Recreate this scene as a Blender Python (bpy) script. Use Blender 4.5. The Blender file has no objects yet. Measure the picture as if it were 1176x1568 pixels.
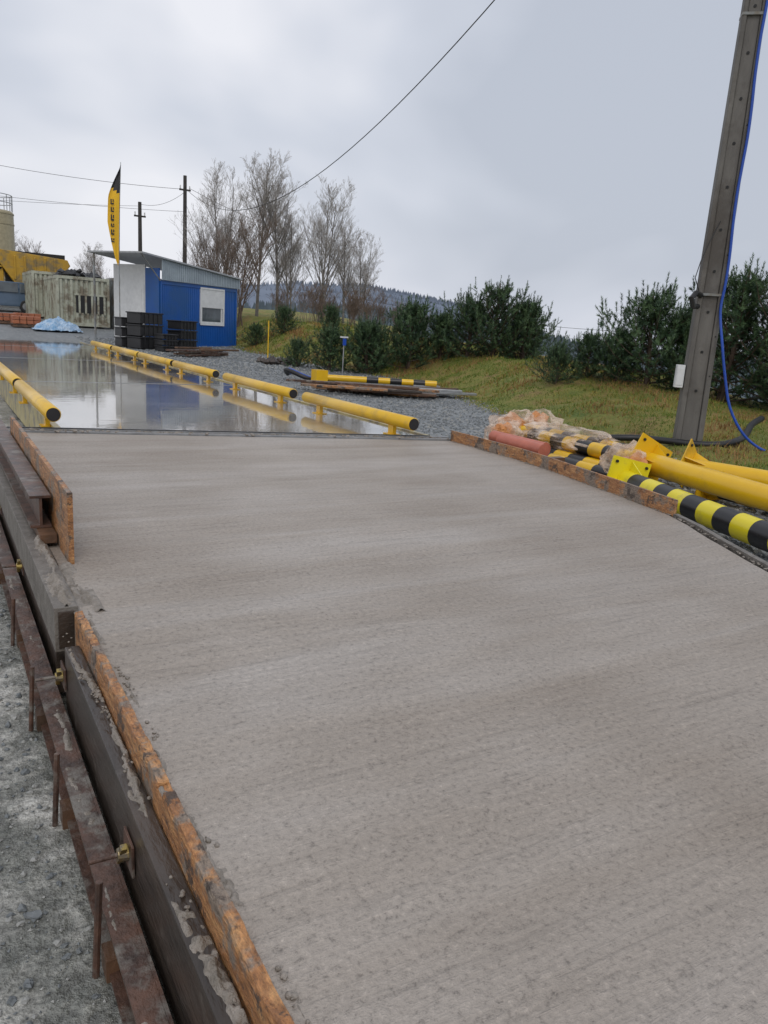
import bpy, bmesh, math, random
import numpy as np
from mathutils import Vector, Matrix, noise
random.seed(7)
sc=bpy.context.scene
COL=sc.collection
rad=math.radians
# ------------------------------------------------------------------ helpers
def interp(x,xs,ys): return float(np.interp(x,xs,ys))
def sm(t):
    t=max(0.0,min(1.0,t)); return t*t*(3-2*t)
def fbm(x,y,z=0,o=4):
    a=1;s=0;f=1
    for i in range(o): s+=a*noise.noise(Vector((x*f,y*f,z+i*7.3))); a*=.5; f*=2.1
    return s
_bm=bmesh.new(); bmesh.ops.create_icosphere(_bm,subdivisions=2,radius=1)
ICO_V=[v.co.copy() for v in _bm.verts]; ICO_F=[tuple(v.index for v in f.verts) for f in _bm.faces]; _bm.free()

class MB:
    def __init__(s): s.v=[];s.f=[];s.m=[]
    def add(s,vs,fs,m=0):
        o=len(s.v); s.v+= [tuple(p) for p in vs]
        for f in fs: s.f.append(tuple(i+o for i in f)); s.m.append(m)
    def box(s,x0,x1,y0,y1,z0,z1,m=0,M=None):
        vs=[Vector(p) for p in [(x0,y0,z0),(x1,y0,z0),(x1,y1,z0),(x0,y1,z0),(x0,y0,z1),(x1,y0,z1),(x1,y1,z1),(x0,y1,z1)]]
        if M is not None: vs=[M@p for p in vs]
        s.add(vs,[(0,3,2,1),(4,5,6,7),(0,1,5,4),(1,2,6,5),(2,3,7,6),(3,0,4,7)],m)
    def tube(s,pts,r,n=8,m=0,cap=True,capm=None):
        pts=[Vector(p) for p in pts]
        if not isinstance(r,(list,tuple)): r=[r]*len(pts)
        o=len(s.v); ref=None
        for i,p in enumerate(pts):
            if i==0: d=pts[1]-p
            elif i==len(pts)-1: d=p-pts[i-1]
            else: d=pts[i+1]-pts[i-1]
            if d.length<1e-9: d=Vector((0,0,1))
            d.normalize()
            if ref is None:
                a=Vector((0,0,1)) if abs(d.z)<.9 else Vector((1,0,0))
                ref=d.cross(a).normalized()
            u=(ref-d*ref.dot(d)); 
            if u.length<1e-6: u=d.orthogonal()
            u.normalize(); ref=u; w=d.cross(u)
            for k in range(n):
                a=2*math.pi*k/n
                s.v.append(tuple(p+(u*math.cos(a)+w*math.sin(a))*r[i]))
        for i in range(len(pts)-1):
            for k in range(n):
                a=o+i*n+k;b=o+i*n+(k+1)%n
                s.f.append((a,b,b+n,a+n)); s.m.append(m)
        if cap:
            cm=m if capm is None else capm
            s.f.append(tuple(o+k for k in range(n))[::-1]); s.m.append(cm)
            e=o+(len(pts)-1)*n
            s.f.append(tuple(e+k for k in range(n))); s.m.append(cm)
    def prism(s,poly,z0,z1,m=0):
        n=len(poly); o=len(s.v)
        s.v+=[(p[0],p[1],z0) for p in poly]+[(p[0],p[1],z1) for p in poly]
        s.f.append(tuple(o+i for i in range(n))[::-1]);s.m.append(m)
        s.f.append(tuple(o+n+i for i in range(n)));s.m.append(m)
        for i in range(n):
            j=(i+1)%n
            s.f.append((o+i,o+j,o+n+j,o+n+i));s.m.append(m)
    def lump(s,c,r,m=0,flat=1.0):
        c=Vector(c); vs=[]
        for d in ((1,0,0),(-1,0,0),(0,1,0),(0,-1,0),(0,0,1),(0,0,-1)):
            k=r*random.uniform(.6,1.25); vs.append(c+Vector((d[0]*k+random.uniform(-.3,.3)*r,d[1]*k+random.uniform(-.3,.3)*r,d[2]*k*flat)))
        s.add(vs,[(0,2,4),(2,1,4),(1,3,4),(3,0,4),(2,0,5),(1,2,5),(3,1,5),(0,3,5)],m)
    def blob(s,c,r,m=0,flat=.6,rough=.5):
        c=Vector(c); sd=Vector((random.uniform(0,99),random.uniform(0,99),0)); sx=random.uniform(.7,1.3); sy=random.uniform(.7,1.3)
        vs=[]
        for v in ICO_V:
            k=r*(1+rough*noise.noise(v*1.4+sd)+rough*.5*noise.noise(v*3.5+sd)); vs.append(c+Vector((v.x*k*sx,v.y*k*sy,v.z*k*flat)))
        s.add(vs,ICO_F,m)
    def obj(s,name,mats,parent=None,smooth=False,bevel=0,loc=None):
        me=bpy.data.meshes.new(name); me.from_pydata(s.v,[],s.f)
        for mt in mats: me.materials.append(mt)
        me.polygons.foreach_set('material_index',s.m)
        if smooth: me.polygons.foreach_set('use_smooth',[True]*len(me.polygons))
        me.update()
        ob=bpy.data.objects.new(name,me); COL.objects.link(ob)
        if smooth=='auto':
            try: me.set_sharp_from_angle(angle=rad(40))
            except Exception: pass
        if parent: ob.parent=parent
        if loc: ob.location=loc
        if bevel:
            b=ob.modifiers.new('bevel','BEVEL'); b.width=bevel; b.segments=2; b.limit_method='ANGLE'
        return ob
def empty(name,loc=(0,0,0)):
    e=bpy.data.objects.new(name,None); COL.objects.link(e); e.location=loc; return e
def smooth(pts,n=6):
    pts=[Vector(p) for p in pts]; out=[]
    for i in range(len(pts)-1):
        p0=pts[max(i-1,0)];p1=pts[i];p2=pts[i+1];p3=pts[min(i+2,len(pts)-1)]
        for j in range(n):
            t=j/n; out.append(.5*((2*p1)+(p2-p0)*t+(2*p0-5*p1+4*p2-p3)*t*t+(3*p1-p0-3*p2+p3)*t*t*t))
    out.append(pts[-1]); return out

# ------------------------------------------------------------------ materials
def newmat(name):
    m=bpy.data.materials.new(name); m.use_nodes=True
    nt=m.node_tree; return m,nt,nt.nodes['Principled BSDF']
def N(nt,t,**k):
    n=nt.nodes.new(t)
    for a,b in k.items(): setattr(n,a,b)
    return n
def noise_node(nt,scale,detail=4,rough=.55,mapscale=None,dist=0,coord='Object',rot=None):
    tc=N(nt,'ShaderNodeTexCoord'); src=tc.outputs[coord]
    if mapscale or rot:
        mp=N(nt,'ShaderNodeMapping'); nt.links.new(src,mp.inputs[0])
        if mapscale: mp.inputs['Scale'].default_value=mapscale
        if rot: mp.inputs['Rotation'].default_value=rot
        src=mp.outputs[0]
    n=N(nt,'ShaderNodeTexNoise'); nt.links.new(src,n.inputs['Vector'])
    n.inputs['Scale'].default_value=scale;n.inputs['Detail'].default_value=detail
    n.inputs['Roughness'].default_value=rough;n.inputs['Distortion'].default_value=dist
    return n
def ramp(nt,src,stops):
    r=N(nt,'ShaderNodeValToRGB'); nt.links.new(src,r.inputs[0])
    cr=r.color_ramp
    while len(cr.elements)<len(stops): cr.elements.new(.5)
    for e,(p,c) in zip(cr.elements,stops):
        e.position=p; e.color=(c,c,c,1) if not isinstance(c,(tuple,list)) else (*c,1)
    return r
def mixc(nt,fac,a,b,mode='MIX'):
    m=N(nt,'ShaderNodeMix',data_type='RGBA',blend_type=mode)
    for s,i in ((fac,0),(a,6),(b,7)):
        if isinstance(s,(int,float)): m.inputs[i].default_value=s
        elif isinstance(s,(tuple,list)): m.inputs[i].default_value=(*s[:3],1)
        else: nt.links.new(s,m.inputs[i])
    return m.outputs[2]
def math_n(nt,op,a,b):
    m=N(nt,'ShaderNodeMath',operation=op)
    for s,i in ((a,0),(b,1)):
        if isinstance(s,(int,float)): m.inputs[i].default_value=s
        else: nt.links.new(s,m.inputs[i])
    return m.outputs[0]
def bump(nt,bs,h,strength,dist=.01,prev=None):
    b=N(nt,'ShaderNodeBump'); b.inputs['Strength'].default_value=strength; b.inputs['Distance'].default_value=dist
    nt.links.new(h,b.inputs['Height'])
    if prev is not None: nt.links.new(prev,b.inputs['Normal'])
    if bs is not None: nt.links.new(b.outputs[0],bs.inputs['Normal'])
    return b.outputs[0]
def mat(name,c1,c2=None,scale=6,rough=.6,r2=None,metal=0,bmp=.2,bscale=None,mapscale=None,dirt=None,dirtscale=1.5,bdist=.01,spec=.5,dlo=.48):
    m,nt,bs=newmat(name)
    if c2 is None: c2=tuple(x*.75 for x in c1)
    n=noise_node(nt,scale,4,.6,mapscale=mapscale)
    r=ramp(nt,n.outputs[0],[(.33,c2),(.67,c1)])
    out=r.outputs[0]
    if dirt:
        n2=noise_node(nt,dirtscale,6,.65)
        f=ramp(nt,n2.outputs[0],[(dlo,0.0),(dlo+.12,1.0)])
        out=mixc(nt,f.outputs[0],out,dirt)
    nt.links.new(out,bs.inputs['Base Color'])
    bs.inputs['Metallic'].default_value=metal; bs.inputs['Specular IOR Level'].default_value=spec
    if r2 is not None:
        rr=ramp(nt,n.outputs[0],[(.35,rough),(.65,r2)]); nt.links.new(rr.outputs[0],bs.inputs['Roughness'])
    else: bs.inputs['Roughness'].default_value=rough
    if bmp:
        n3=noise_node(nt,bscale or scale*6,3,.6,mapscale=mapscale); bump(nt,bs,n3.outputs[0],bmp,bdist)
    return m

def concrete_fresh():
    m,nt,bs=newmat('fresh_concrete')
    bands=noise_node(nt,1.0,3,.6,mapscale=(.30,2.4,1),dist=.6,rot=(0,0,.05))
    ridg=noise_node(nt,1.0,4,.65,mapscale=(2.6,34,1),dist=.7,rot=(0,0,.03))
    patch=noise_node(nt,.9,3,.6)
    g1=noise_node(nt,55,4,.85)
    c=ramp(nt,bands.outputs[0],[(.3,(.345,.295,.246)),(.5,(.380,.330,.280)),(.70,(.435,.39,.345))]).outputs[0]  # light bands: sheen on the undulations painted into the colour
    c=mixc(nt,.7,c,ramp(nt,patch.outputs[0],[(.35,(.42,.41,.40)),(.65,(.56,.57,.585))]).outputs[0],'OVERLAY')
    rl=ramp(nt,ridg.outputs[0],[(.28,.30),(.42,.47),(.6,.52),(.75,.64)]).outputs[0]
    c=mixc(nt,.5,c,rl,'OVERLAY')
    c=mixc(nt,.85,c,ramp(nt,g1.outputs[0],[(.30,.20),(.45,.46),(.6,.54),(.74,.82)]).outputs[0],'OVERLAY')
    v=N(nt,'ShaderNodeTexVoronoi'); tc=N(nt,'ShaderNodeTexCoord'); nt.links.new(tc.outputs['Object'],v.inputs['Vector']); v.inputs['Scale'].default_value=3.3
    pit=ramp(nt,v.outputs['Distance'],[(.010,1.0),(.024,0.0)])
    c=mixc(nt,math_n(nt,'MULTIPLY',pit.outputs[0],.8),c,(.12,.10,.08))
    nt.links.new(c,bs.inputs['Base Color'])
    rr=ramp(nt,bands.outputs[0],[(.35,.6),(.68,.40)]); nt.links.new(rr.outputs[0],bs.inputs['Roughness'])
    h=math_n(nt,'ADD',math_n(nt,'MULTIPLY',ridg.outputs[0],1.1),math_n(nt,'MULTIPLY',g1.outputs[0],.95))
    b1=bump(nt,None,bands.outputs[0],.4,.03)
    bump(nt,bs,h,.85,.010,prev=b1)
    return m
M_slab=concrete_fresh()
def wet_deck():
    m,nt,bs=newmat('wet_concrete_deck')
    a=noise_node(nt,.9,4,.65); g=noise_node(nt,45,3,.8); s=noise_node(nt,1,3,.6,mapscale=(.5,8,1))
    c=ramp(nt,a.outputs[0],[(.35,(.20,.18,.15)),(.65,(.38,.35,.305))]).outputs[0]
    c=mixc(nt,.5,c,ramp(nt,s.outputs[0],[(.3,.35),(.7,.65)]).outputs[0],'OVERLAY')
    c=mixc(nt,.9,c,ramp(nt,g.outputs[0],[(.35,.2),(.65,.8)]).outputs[0],'OVERLAY')
    nt.links.new(c,bs.inputs['Base Color'])
    r=math_n(nt,'ADD',ramp(nt,a.outputs[0],[(.38,.02),(.6,.06),(.72,.2)]).outputs[0],ramp(nt,g.outputs[0],[(.45,.0),(.7,.22)]).outputs[0])
    nt.links.new(r,bs.inputs['Roughness'])
    bs.inputs['IOR'].default_value=1.5
    bs.inputs['Coat Weight'].default_value=.9; bs.inputs['Coat Roughness'].default_value=.03
    bump(nt,bs,g.outputs[0],.22,.004)
    w=noise_node(nt,1,2,.6,mapscale=(3,9,1)); b=N(nt,'ShaderNodeBump'); b.inputs['Strength'].default_value=.07; b.inputs['Distance'].default_value=.01
    nt.links.new(w.outputs[0],b.inputs['Height']); nt.links.new(b.outputs[0],bs.inputs['Coat Normal'])
    return m
M_deck=wet_deck()
def plywood():
    m,nt,bs=newmat('plywood_orange')
    n=noise_node(nt,22,5,.7,mapscale=(1,.35,2.5)); big=noise_node(nt,4.5,5,.7); fine=noise_node(nt,110,3,.75,mapscale=(1,.35,1.5))
    c=ramp(nt,n.outputs[0],[(.3,(.17,.075,.032)),(.48,(.37,.165,.06)),(.66,(.54,.29,.12))]).outputs[0]
    f=ramp(nt,big.outputs[0],[(.50,0.0),(.56,.9)]).outputs[0]; c=mixc(nt,f,c,(.215,.18,.145))
    f2=ramp(nt,noise_node(nt,11,5,.75).outputs[0],[(.55,0.0),(.60,.9)]).outputs[0]; c=mixc(nt,f2,c,(.07,.048,.035))
    c=mixc(nt,.8,c,ramp(nt,fine.outputs[0],[(.3,.2),(.7,.8)]).outputs[0],'OVERLAY')
    nt.links.new(c,bs.inputs['Base Color']); bs.inputs['Roughness'].default_value=.5
    bump(nt,bs,math_n(nt,'ADD',fine.outputs[0],n.outputs[0]),.9,.008); return m
M_ply=plywood()
M_plydark=mat('wet_dark_timber',(.075,.055,.042),(.028,.022,.018),scale=8,rough=.3,bmp=.4,mapscale=(1,.3,1.5),dirt=(.15,.13,.11),dirtscale=6,dlo=.58)
M_rust=mat('rusty_steel',(.16,.085,.058),(.05,.034,.028),scale=12,rough=.38,bmp=.3,dirt=(.21,.19,.165),dirtscale=9,metal=.2,dlo=.52)
M_cem=mat('cement_stained_steel',(.22,.20,.175),(.12,.105,.09),scale=14,rough=.5,bmp=.5,bscale=70)
M_crumb=mat('spilled_wet_concrete',(.33,.29,.25),(.19,.165,.135),scale=25,rough=.5,bmp=.8,bscale=120)
M_yel=mat('yellow_paint',(.80,.49,.012),(.72,.42,.01),scale=3,rough=.28,bmp=.03,bscale=20,dirt=(.55,.34,.04),dirtscale=2.3,dlo=.56)
M_yel2=mat('bright_yellow_paint',(.82,.70,.02),(.76,.62,.015),scale=3,rough=.3,bmp=.03,dirt=(.5,.4,.06),dirtscale=3,dlo=.56)
M_trim=mat('worn_cream_paint',(.58,.50,.25),(.45,.37,.12),scale=5,rough=.35,bmp=.1,dirt=(.22,.19,.14),dirtscale=4)
M_blk=mat('black_paint',(.02,.02,.022),(.012,.012,.013),rough=.35,bmp=.05)
M_blkpl=mat('black_plastic',(.018,.018,.02),(.01,.01,.011),rough=.45,bmp=.1)
M_blue=mat('blue_painted_steel',(.008,.095,.38),(.007,.08,.32),scale=2,rough=.4,bmp=.04,dirt=(.014,.085,.27),dirtscale=1)
M_white=mat('white_paint',(.72,.73,.73),(.62,.63,.63),rough=.45,bmp=.03)
M_fascia=mat('grey_corrugated_sheet',(.36,.42,.46),(.29,.34,.38),scale=3,rough=.38,bmp=.05,metal=.2)
M_galv=mat('galvanised_steel',(.42,.43,.44),(.3,.31,.32),scale=9,rough=.35,metal=.6,bmp=.1)
M_glass=mat('window_glass',(.10,.12,.13),(.07,.08,.09),scale=3,rough=.05,bmp=0)
M_dark=mat('painted_shade_and_dark_parts',(.015,.015,.015),rough=.7,bmp=0)  # near-black: painted shade in openings and holes, plus dark truck parts
M_cream=mat('faded_cream_steel',(.46,.47,.37),(.36,.37,.29),scale=3,rough=.6,bmp=.1,dirt=(.20,.17,.12),dirtscale=2.2)
M_gate=mat('grey_steel_sheet',(.28,.30,.31),(.2,.22,.23),scale=3,rough=.5,bmp=.1,dirt=(.17,.15,.12),dirtscale=2)
M_rubber=mat('tyre_rubber',(.025,.025,.026),rough=.7)
M_truck=mat('machine_yellow',(.55,.32,.02),(.42,.24,.02),rough=.45,scale=3,dirt=(.22,.16,.07),dirtscale=1.5)
M_flag=mat('yellow_flag_fabric',(.85,.50,.02),(.75,.43,.02),rough=.7,scale=2,bmp=.05)
M_car=mat('dark_blue_car_paint',(.08,.125,.19),(.065,.105,.16),rough=.2,bmp=0)
M_plank=mat('wet_brown_plank',(.17,.09,.05),(.065,.042,.028),scale=6,rough=.4,bmp=.4)
M_orange=mat('orange_wrapped_brick',(.42,.14,.06),(.30,.10,.05),scale=5,rough=.5)
M_kraft=mat('orange_kraft_wrap',(.66,.27,.07),(.48,.2,.07),scale=9,rough=.4,bmp=.6)
M_tarp=mat('blue_white_tarp',(.50,.62,.74),(.13,.30,.50),scale=4,rough=.35,bmp=.3)
M_pole=mat('weathered_concrete_pole',(.165,.155,.14),(.10,.093,.085),scale=5,rough=.7,bmp=.5,bscale=50,mapscale=(1,1,.25),dirt=(.085,.075,.065),dirtscale=1.2)
M_utp=mat('timber_pole',(.06,.055,.05),(.035,.03,.028),rough=.8)
M_cable=mat('blue_cable',(.01,.07,.42),(.01,.06,.36),rough=.35,bmp=0)
M_wire=mat('black_wire',(.02,.02,.02),rough=.5,bmp=0)
M_brass=mat('brass_wingnut',(.50,.38,.12),(.25,.18,.06),scale=20,rough=.4,metal=.7,bmp=.1,dirt=(.2,.17,.13),dirtscale=30)
M_bark=mat('pine_bark',(.12,.08,.055),(.06,.045,.035),rough=.8)
M_birch=mat('grey_birch_bark',(.27,.25,.23),(.14,.13,.12),scale=4,rough=.75,bmp=0)
M_twig=mat('brown_twigs',(.20,.145,.11),(.12,.09,.07),scale=4,rough=.8,bmp=0)
M_twig2=mat('grey_twigs',(.43,.40,.375),(.28,.26,.24),scale=4,rough=.8,bmp=0)
def leafmat(name,a,b,rough=.55):
    m,nt,bs=newmat(name)
    n=noise_node(nt,2.3,2,.6)
    c=ramp(nt,n.outputs[0],[(.35,a),(.65,b)]).outputs[0]
    nt.links.new(c,bs.inputs['Base Color']); bs.inputs['Roughness'].default_value=rough
    bs.inputs['Specular IOR Level'].default_value=.3
    return m
M_n1=leafmat('pine_needles_dark',(.034,.070,.034),(.055,.10,.046))
M_n2=leafmat('pine_needles_light',(.08,.14,.062),(.115,.18,.078))
M_g1=leafmat('grass_green',(.10,.155,.022),(.15,.20,.035),.7)
M_g2=leafmat('grass_olive',(.22,.21,.04),(.31,.26,.06),.7)
M_g3=leafmat('grass_dead',(.34,.20,.08),(.22,.125,.05),.8)
M_rock1=mat('crushed_stone',(.20,.215,.22),(.10,.11,.115),scale=20,rough=.5,bmp=0)
M_rock2=mat('light_stone',(.36,.36,.34),(.25,.25,.235),scale=20,rough=.55,bmp=0)
def plasticwrap():
    m,nt,bs=newmat('clear_plastic_wrap')
    bs.inputs['Base Color'].default_value=(.82,.66,.52,1); bs.inputs['Roughness'].default_value=.15
    n=noise_node(nt,5,4,.6); r=ramp(nt,n.outputs[0],[(.42,.15),(.60,.62)]); nt.links.new(r.outputs[0],bs.inputs['Alpha'])
    bump(nt,bs,n.outputs[0],.7,.03)
    return m
M_wrap=plasticwrap()

# ------------------------------------------------------------------ terrain
BX_Y=[-40,2,4,8,10.4,12,15,17,21.5,27,36,60,200]
BX_X=[6.6,6.9,7.2,7.9,8.6,9.2,10.4,10.9,10.3,9.9,11,14,30]
CR_Y=[-40,4,9,11.5,18,20,30,60]
CR_Z=[.12,.16,.34,.62,.70,.84,.95,.7]
def bx(y): return interp(y,BX_Y,BX_X)
def tz(x,y):
    zl=interp(y,[-50,7,14,27,36,48,60,100,200,400],[0,0,.12,.38,.75,1.35,1.7,2,0,-12])
    zr=interp(y,[-50,8,15,27,36,48,60,100,200,400],[.1,.1,.14,.38,.75,1.35,1.7,2,0,-12])
    t=sm((x-1)/2.5); z=zl*(1-t)+zr*t
    if x<-6: z-= .02*(-6-x) if x>-60 else 1.08
    s=x-bx(y)
    if s>0:
        zc=interp(y,CR_Y,CR_Z)
        z+=zc*sm(s/2.4)
        s0=interp(y,[0,12,26,34,60],[4.5,4.5,5.5,8,12])
        if s>s0: z-= (s-s0)*.28*sm((s-s0)/6)
    z=max(z,-24)
    if s>0 and s<40: z+=.16*noise.noise(Vector((x*.7,y*.7,0)))*min(1,s)+.06*noise.noise(Vector((x*2.2,y*2.2,5)))*min(1,s)
    z+=.012*noise.noise(Vector((x*1.3,y*1.3,3)))
    d=math.hypot(x,y)
    if d>420: z=min(z,-12-(min(d,900)-420)*.025)
    return z
def axis(lo,hi,fine0,fine1,step,grow=1.25):
    a=list(np.arange(fine0,fine1+1e-6,step)); s=step;x=a[-1]
    while x<hi: s*=grow; x+=s; a.append(x)
    s=step;x=a[0];b=[]
    while x>lo: s*=grow; x-=s; b.append(x)
    return b[::-1]+a
XS=axis(-2500,2500,-3,18,.25);YS=axis(-300,4000,-2,36,.3)
nx,ny=len(XS),len(YS)
tv=[(x,y,tz(x,y)) for y in YS for x in XS]
tf=[(j*nx+i,j*nx+i+1,(j+1)*nx+i+1,(j+1)*nx+i) for j in range(ny-1) for i in range(nx-1)]
def ground_mat():
    m,nt,bs=newmat('gravel_and_grass_ground')
    at=N(nt,'ShaderNodeAttribute',attribute_name='surf')
    sep=N(nt,'ShaderNodeSeparateColor'); nt.links.new(at.outputs['Color'],sep.inputs[0])
    tc=N(nt,'ShaderNodeTexCoord')
    v=N(nt,'ShaderNodeTexVoronoi'); nt.links.new(tc.outputs['Object'],v.inputs['Vector']); v.inputs['Scale'].default_value=28
    sepv=N(nt,'ShaderNodeSeparateColor'); nt.links.new(v.outputs['Color'],sepv.inputs[0])
    gcol=ramp(nt,sepv.outputs[0],[(.0,(.10,.11,.115)),(.5,(.18,.195,.20)),(1.0,(.31,.32,.32))]).outputs[0]
    big=noise_node(nt,.5,4,.6)
    gcol=mixc(nt,.6,gcol,ramp(nt,big.outputs[0],[(.35,.36),(.65,.62)]).outputs[0],'OVERLAY')
    ln=noise_node(nt,2.6,6,.68); lg=noise_node(nt,75,3,.8); lm=noise_node(nt,14,4,.75)
    lcol=ramp(nt,ln.outputs[0],[(.36,(.12,.125,.11)),(.5,(.225,.225,.20)),(.60,(.46,.45,.41))]).outputs[0]
    lcol=mixc(nt,.8,lcol,ramp(nt,lg.outputs[0],[(.3,.2),(.7,.8)]).outputs[0],'OVERLAY')
    lcol=mixc(nt,.8,lcol,ramp(nt,lm.outputs[0],[(.3,.22),(.7,.75)]).outputs[0],'OVERLAY')
    gcol=mixc(nt,sep.outputs[1],gcol,lcol)
    gn=noise_node(nt,1.3,5,.7); gn2=noise_node(nt,30,3,.7)
    gr=ramp(nt,gn.outputs[0],[(.32,(.10,.14,.025)),(.48,(.18,.185,.035)),(.58,(.24,.19,.055)),(.70,(.16,.085,.045))]).outputs[0]
    gr=mixc(nt,.7,gr,ramp(nt,gn2.outputs[0],[(.3,.25),(.7,.7)]).outputs[0],'OVERLAY')
    gr=mixc(nt,sep.outputs[2],gr,(.10,.125,.125))  # far ground blends to forest colour with haze painted in
    edge=noise_node(nt,2.5,5,.7)
    f=math_n(nt,'ADD',sep.outputs[0],math_n(nt,'MULTIPLY',math_n(nt,'SUBTRACT',edge.outputs[0],.5),1.3))
    f=ramp(nt,f,[(.42,0.0),(.58,1.0)]).outputs[0]
    c=mixc(nt,f,gcol,gr); nt.links.new(c,bs.inputs['Base Color'])
    rl=ramp(nt,ln.outputs[0],[(.42,.10),(.52,.5)]).outputs[0]
    rmix=mixc(nt,sep.outputs[1],(.6,.6,.6),rl); nt.links.new(mixc(nt,f,rmix,(.9,.9,.9)),bs.inputs['Roughness'])
    hh=math_n(nt,'ADD',math_n(nt,'MULTIPLY',v.outputs['Distance'],-.8),math_n(nt,'MULTIPLY',lg.outputs[0],.6))
    hh=math_n(nt,'ADD',hh,math_n(nt,'MULTIPLY',lm.outputs[0],1.6))
    bump(nt,bs,hh,.7,.02)
    return m
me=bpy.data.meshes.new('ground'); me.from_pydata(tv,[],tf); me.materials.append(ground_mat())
ca=me.color_attributes.new('surf','FLOAT_COLOR','POINT')
dat=np.zeros((len(tv),4),dtype=np.float32)
for i,(x,y,z) in enumerate(tv):
    s=x-bx(y); g=sm(s/.9+.5)
    if y>60: g=max(g,sm((y-60)/20))
    if x<-8: g=max(g,sm((-8-x)/4))
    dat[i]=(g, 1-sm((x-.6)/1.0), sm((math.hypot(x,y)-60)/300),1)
ca.data.foreach_set('color',dat.ravel())
me.polygons.foreach_set('use_smooth',[True]*len(me.polygons))
ob=bpy.data.objects.new('ground',me);COL.objects.link(ob)

# hills, with distance haze painted into their blue-grey colours
M_hill=mat('haze_tinted_forest_hill',(.215,.25,.31),(.155,.185,.235),scale=.02,rough=.9,bmp=0,spec=0)
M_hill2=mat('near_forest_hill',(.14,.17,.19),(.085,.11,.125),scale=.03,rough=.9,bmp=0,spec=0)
def hill(name,ridge,m,depth=260,treeh=5,seed=1):
    random.seed(seed); mb=MB()
    xs=np.linspace(0,len(ridge)-1,500)
    P=[np.array([np.interp(t,range(len(ridge)),[r[k] for r in ridge]) for k in range(3)]) for t in xs]
    rows=10; vs=[];fs=[]
    for p in P:
        d=-p[:2]/np.linalg.norm(p[:2]); h=3*noise.noise(Vector((p[0]*.02,p[1]*.02,seed)))
        for r in range(rows):
            u=r/(rows-1)
            z=(p[2]+h)*(1-u**1.4)+(-30)*u**1.4
            z+=1.6*noise.noise(Vector((p[0]*.05,u*30,5)))*(1 if r else 0)
            q=p[:2]+d*depth*u
            vs.append((q[0],q[1],z))
    for i in range(len(P)-1):
        for r in range(rows-1):
            a=i*rows+r; fs.append((a,a+1,a+rows+1,a+rows))
    mb.add(vs,fs)
    for k in range(2600):
        i=random.randrange(len(P)); u=random.random()**2.2*.5; r=int(u*(rows-1))
        b=vs[i*rows+r]; h=treeh*random.uniform(.5,1.3); w=h*.28
        x=b[0]+random.uniform(-1,1)*2;y=b[1]+random.uniform(-1,1)*2;z=b[2]-1
        mb.add([(x-w,y,z),(x+w*.5,y-w,z),(x+w*.5,y+w,z),(x,y,z+h)],[(0,1,3),(1,2,3),(2,0,3)])
    return mb.obj(name,[m])
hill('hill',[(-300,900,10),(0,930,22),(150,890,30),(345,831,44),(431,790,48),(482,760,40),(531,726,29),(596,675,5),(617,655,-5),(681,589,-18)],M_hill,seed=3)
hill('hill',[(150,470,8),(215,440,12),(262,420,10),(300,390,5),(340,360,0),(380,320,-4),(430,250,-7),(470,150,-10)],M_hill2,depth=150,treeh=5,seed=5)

# ------------------------------------------------------------------ slab
edgeR=[(4.52,6.34),(4.50,5.8),(4.47,5.17),(4.40,4.7),(4.29,4.17),(4.20,3.7),(4.09,3.21),(3.97,2.93),(3.83,2.68),(3.71,2.44),(3.59,2.2),(3.42,1.8),(3.25,1.2),(3.15,.4),(3.1,-1)]
mb=MB()
def slab_far(x): return 7.26-(x-.42)/(4.52-.42)*(.92)
er_y=[p[1] for p in edgeR][::-1]; er_x=[p[0] for p in edgeR][::-1]
nv=80; nr=260; vs=[]
for t in np.linspace(0,1,nr):
    for u in np.linspace(0,1,nv):
        x=.42+u*(4.5-.42); yf=slab_far(x); y=-1+t*(yf+1)
        xr=float(np.interp(y,er_y,er_x)); xx=.421+u*(xr-.421)
        y=-1+t*(slab_far(xx)+1)
        z=.4+.005*noise.noise(Vector((xx*.5,y*2.2,0)))+.0022*noise.noise(Vector((xx*1.2,y*7,4)))
        vs.append((xx,y,z))
fs=[(j*nv+i,j*nv+i+1,(j+1)*nv+i+1,(j+1)*nv+i) for j in range(nr-1) for i in range(nv-1)]
mb.add(vs,fs)
def skirt(idx):
    o=len(mb.v)
    for i in idx: mb.v.append(mb.v[i])
    for i in idx: p=mb.v[i]; mb.v.append((p[0],p[1],.05))
    n=len(idx)
    for k in range(n-1): mb.f.append((o+k,o+k+1,o+n+k+1,o+n+k)); mb.m.append(0)
skirt([j*nv for j in range(nr)]);skirt([j*nv+nv-1 for j in range(nr)]);skirt(list(range((nr-1)*nv,nr*nv)));skirt(list(range(nv)))
mb.obj('concrete_slab',[M_slab],smooth='auto')

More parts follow.
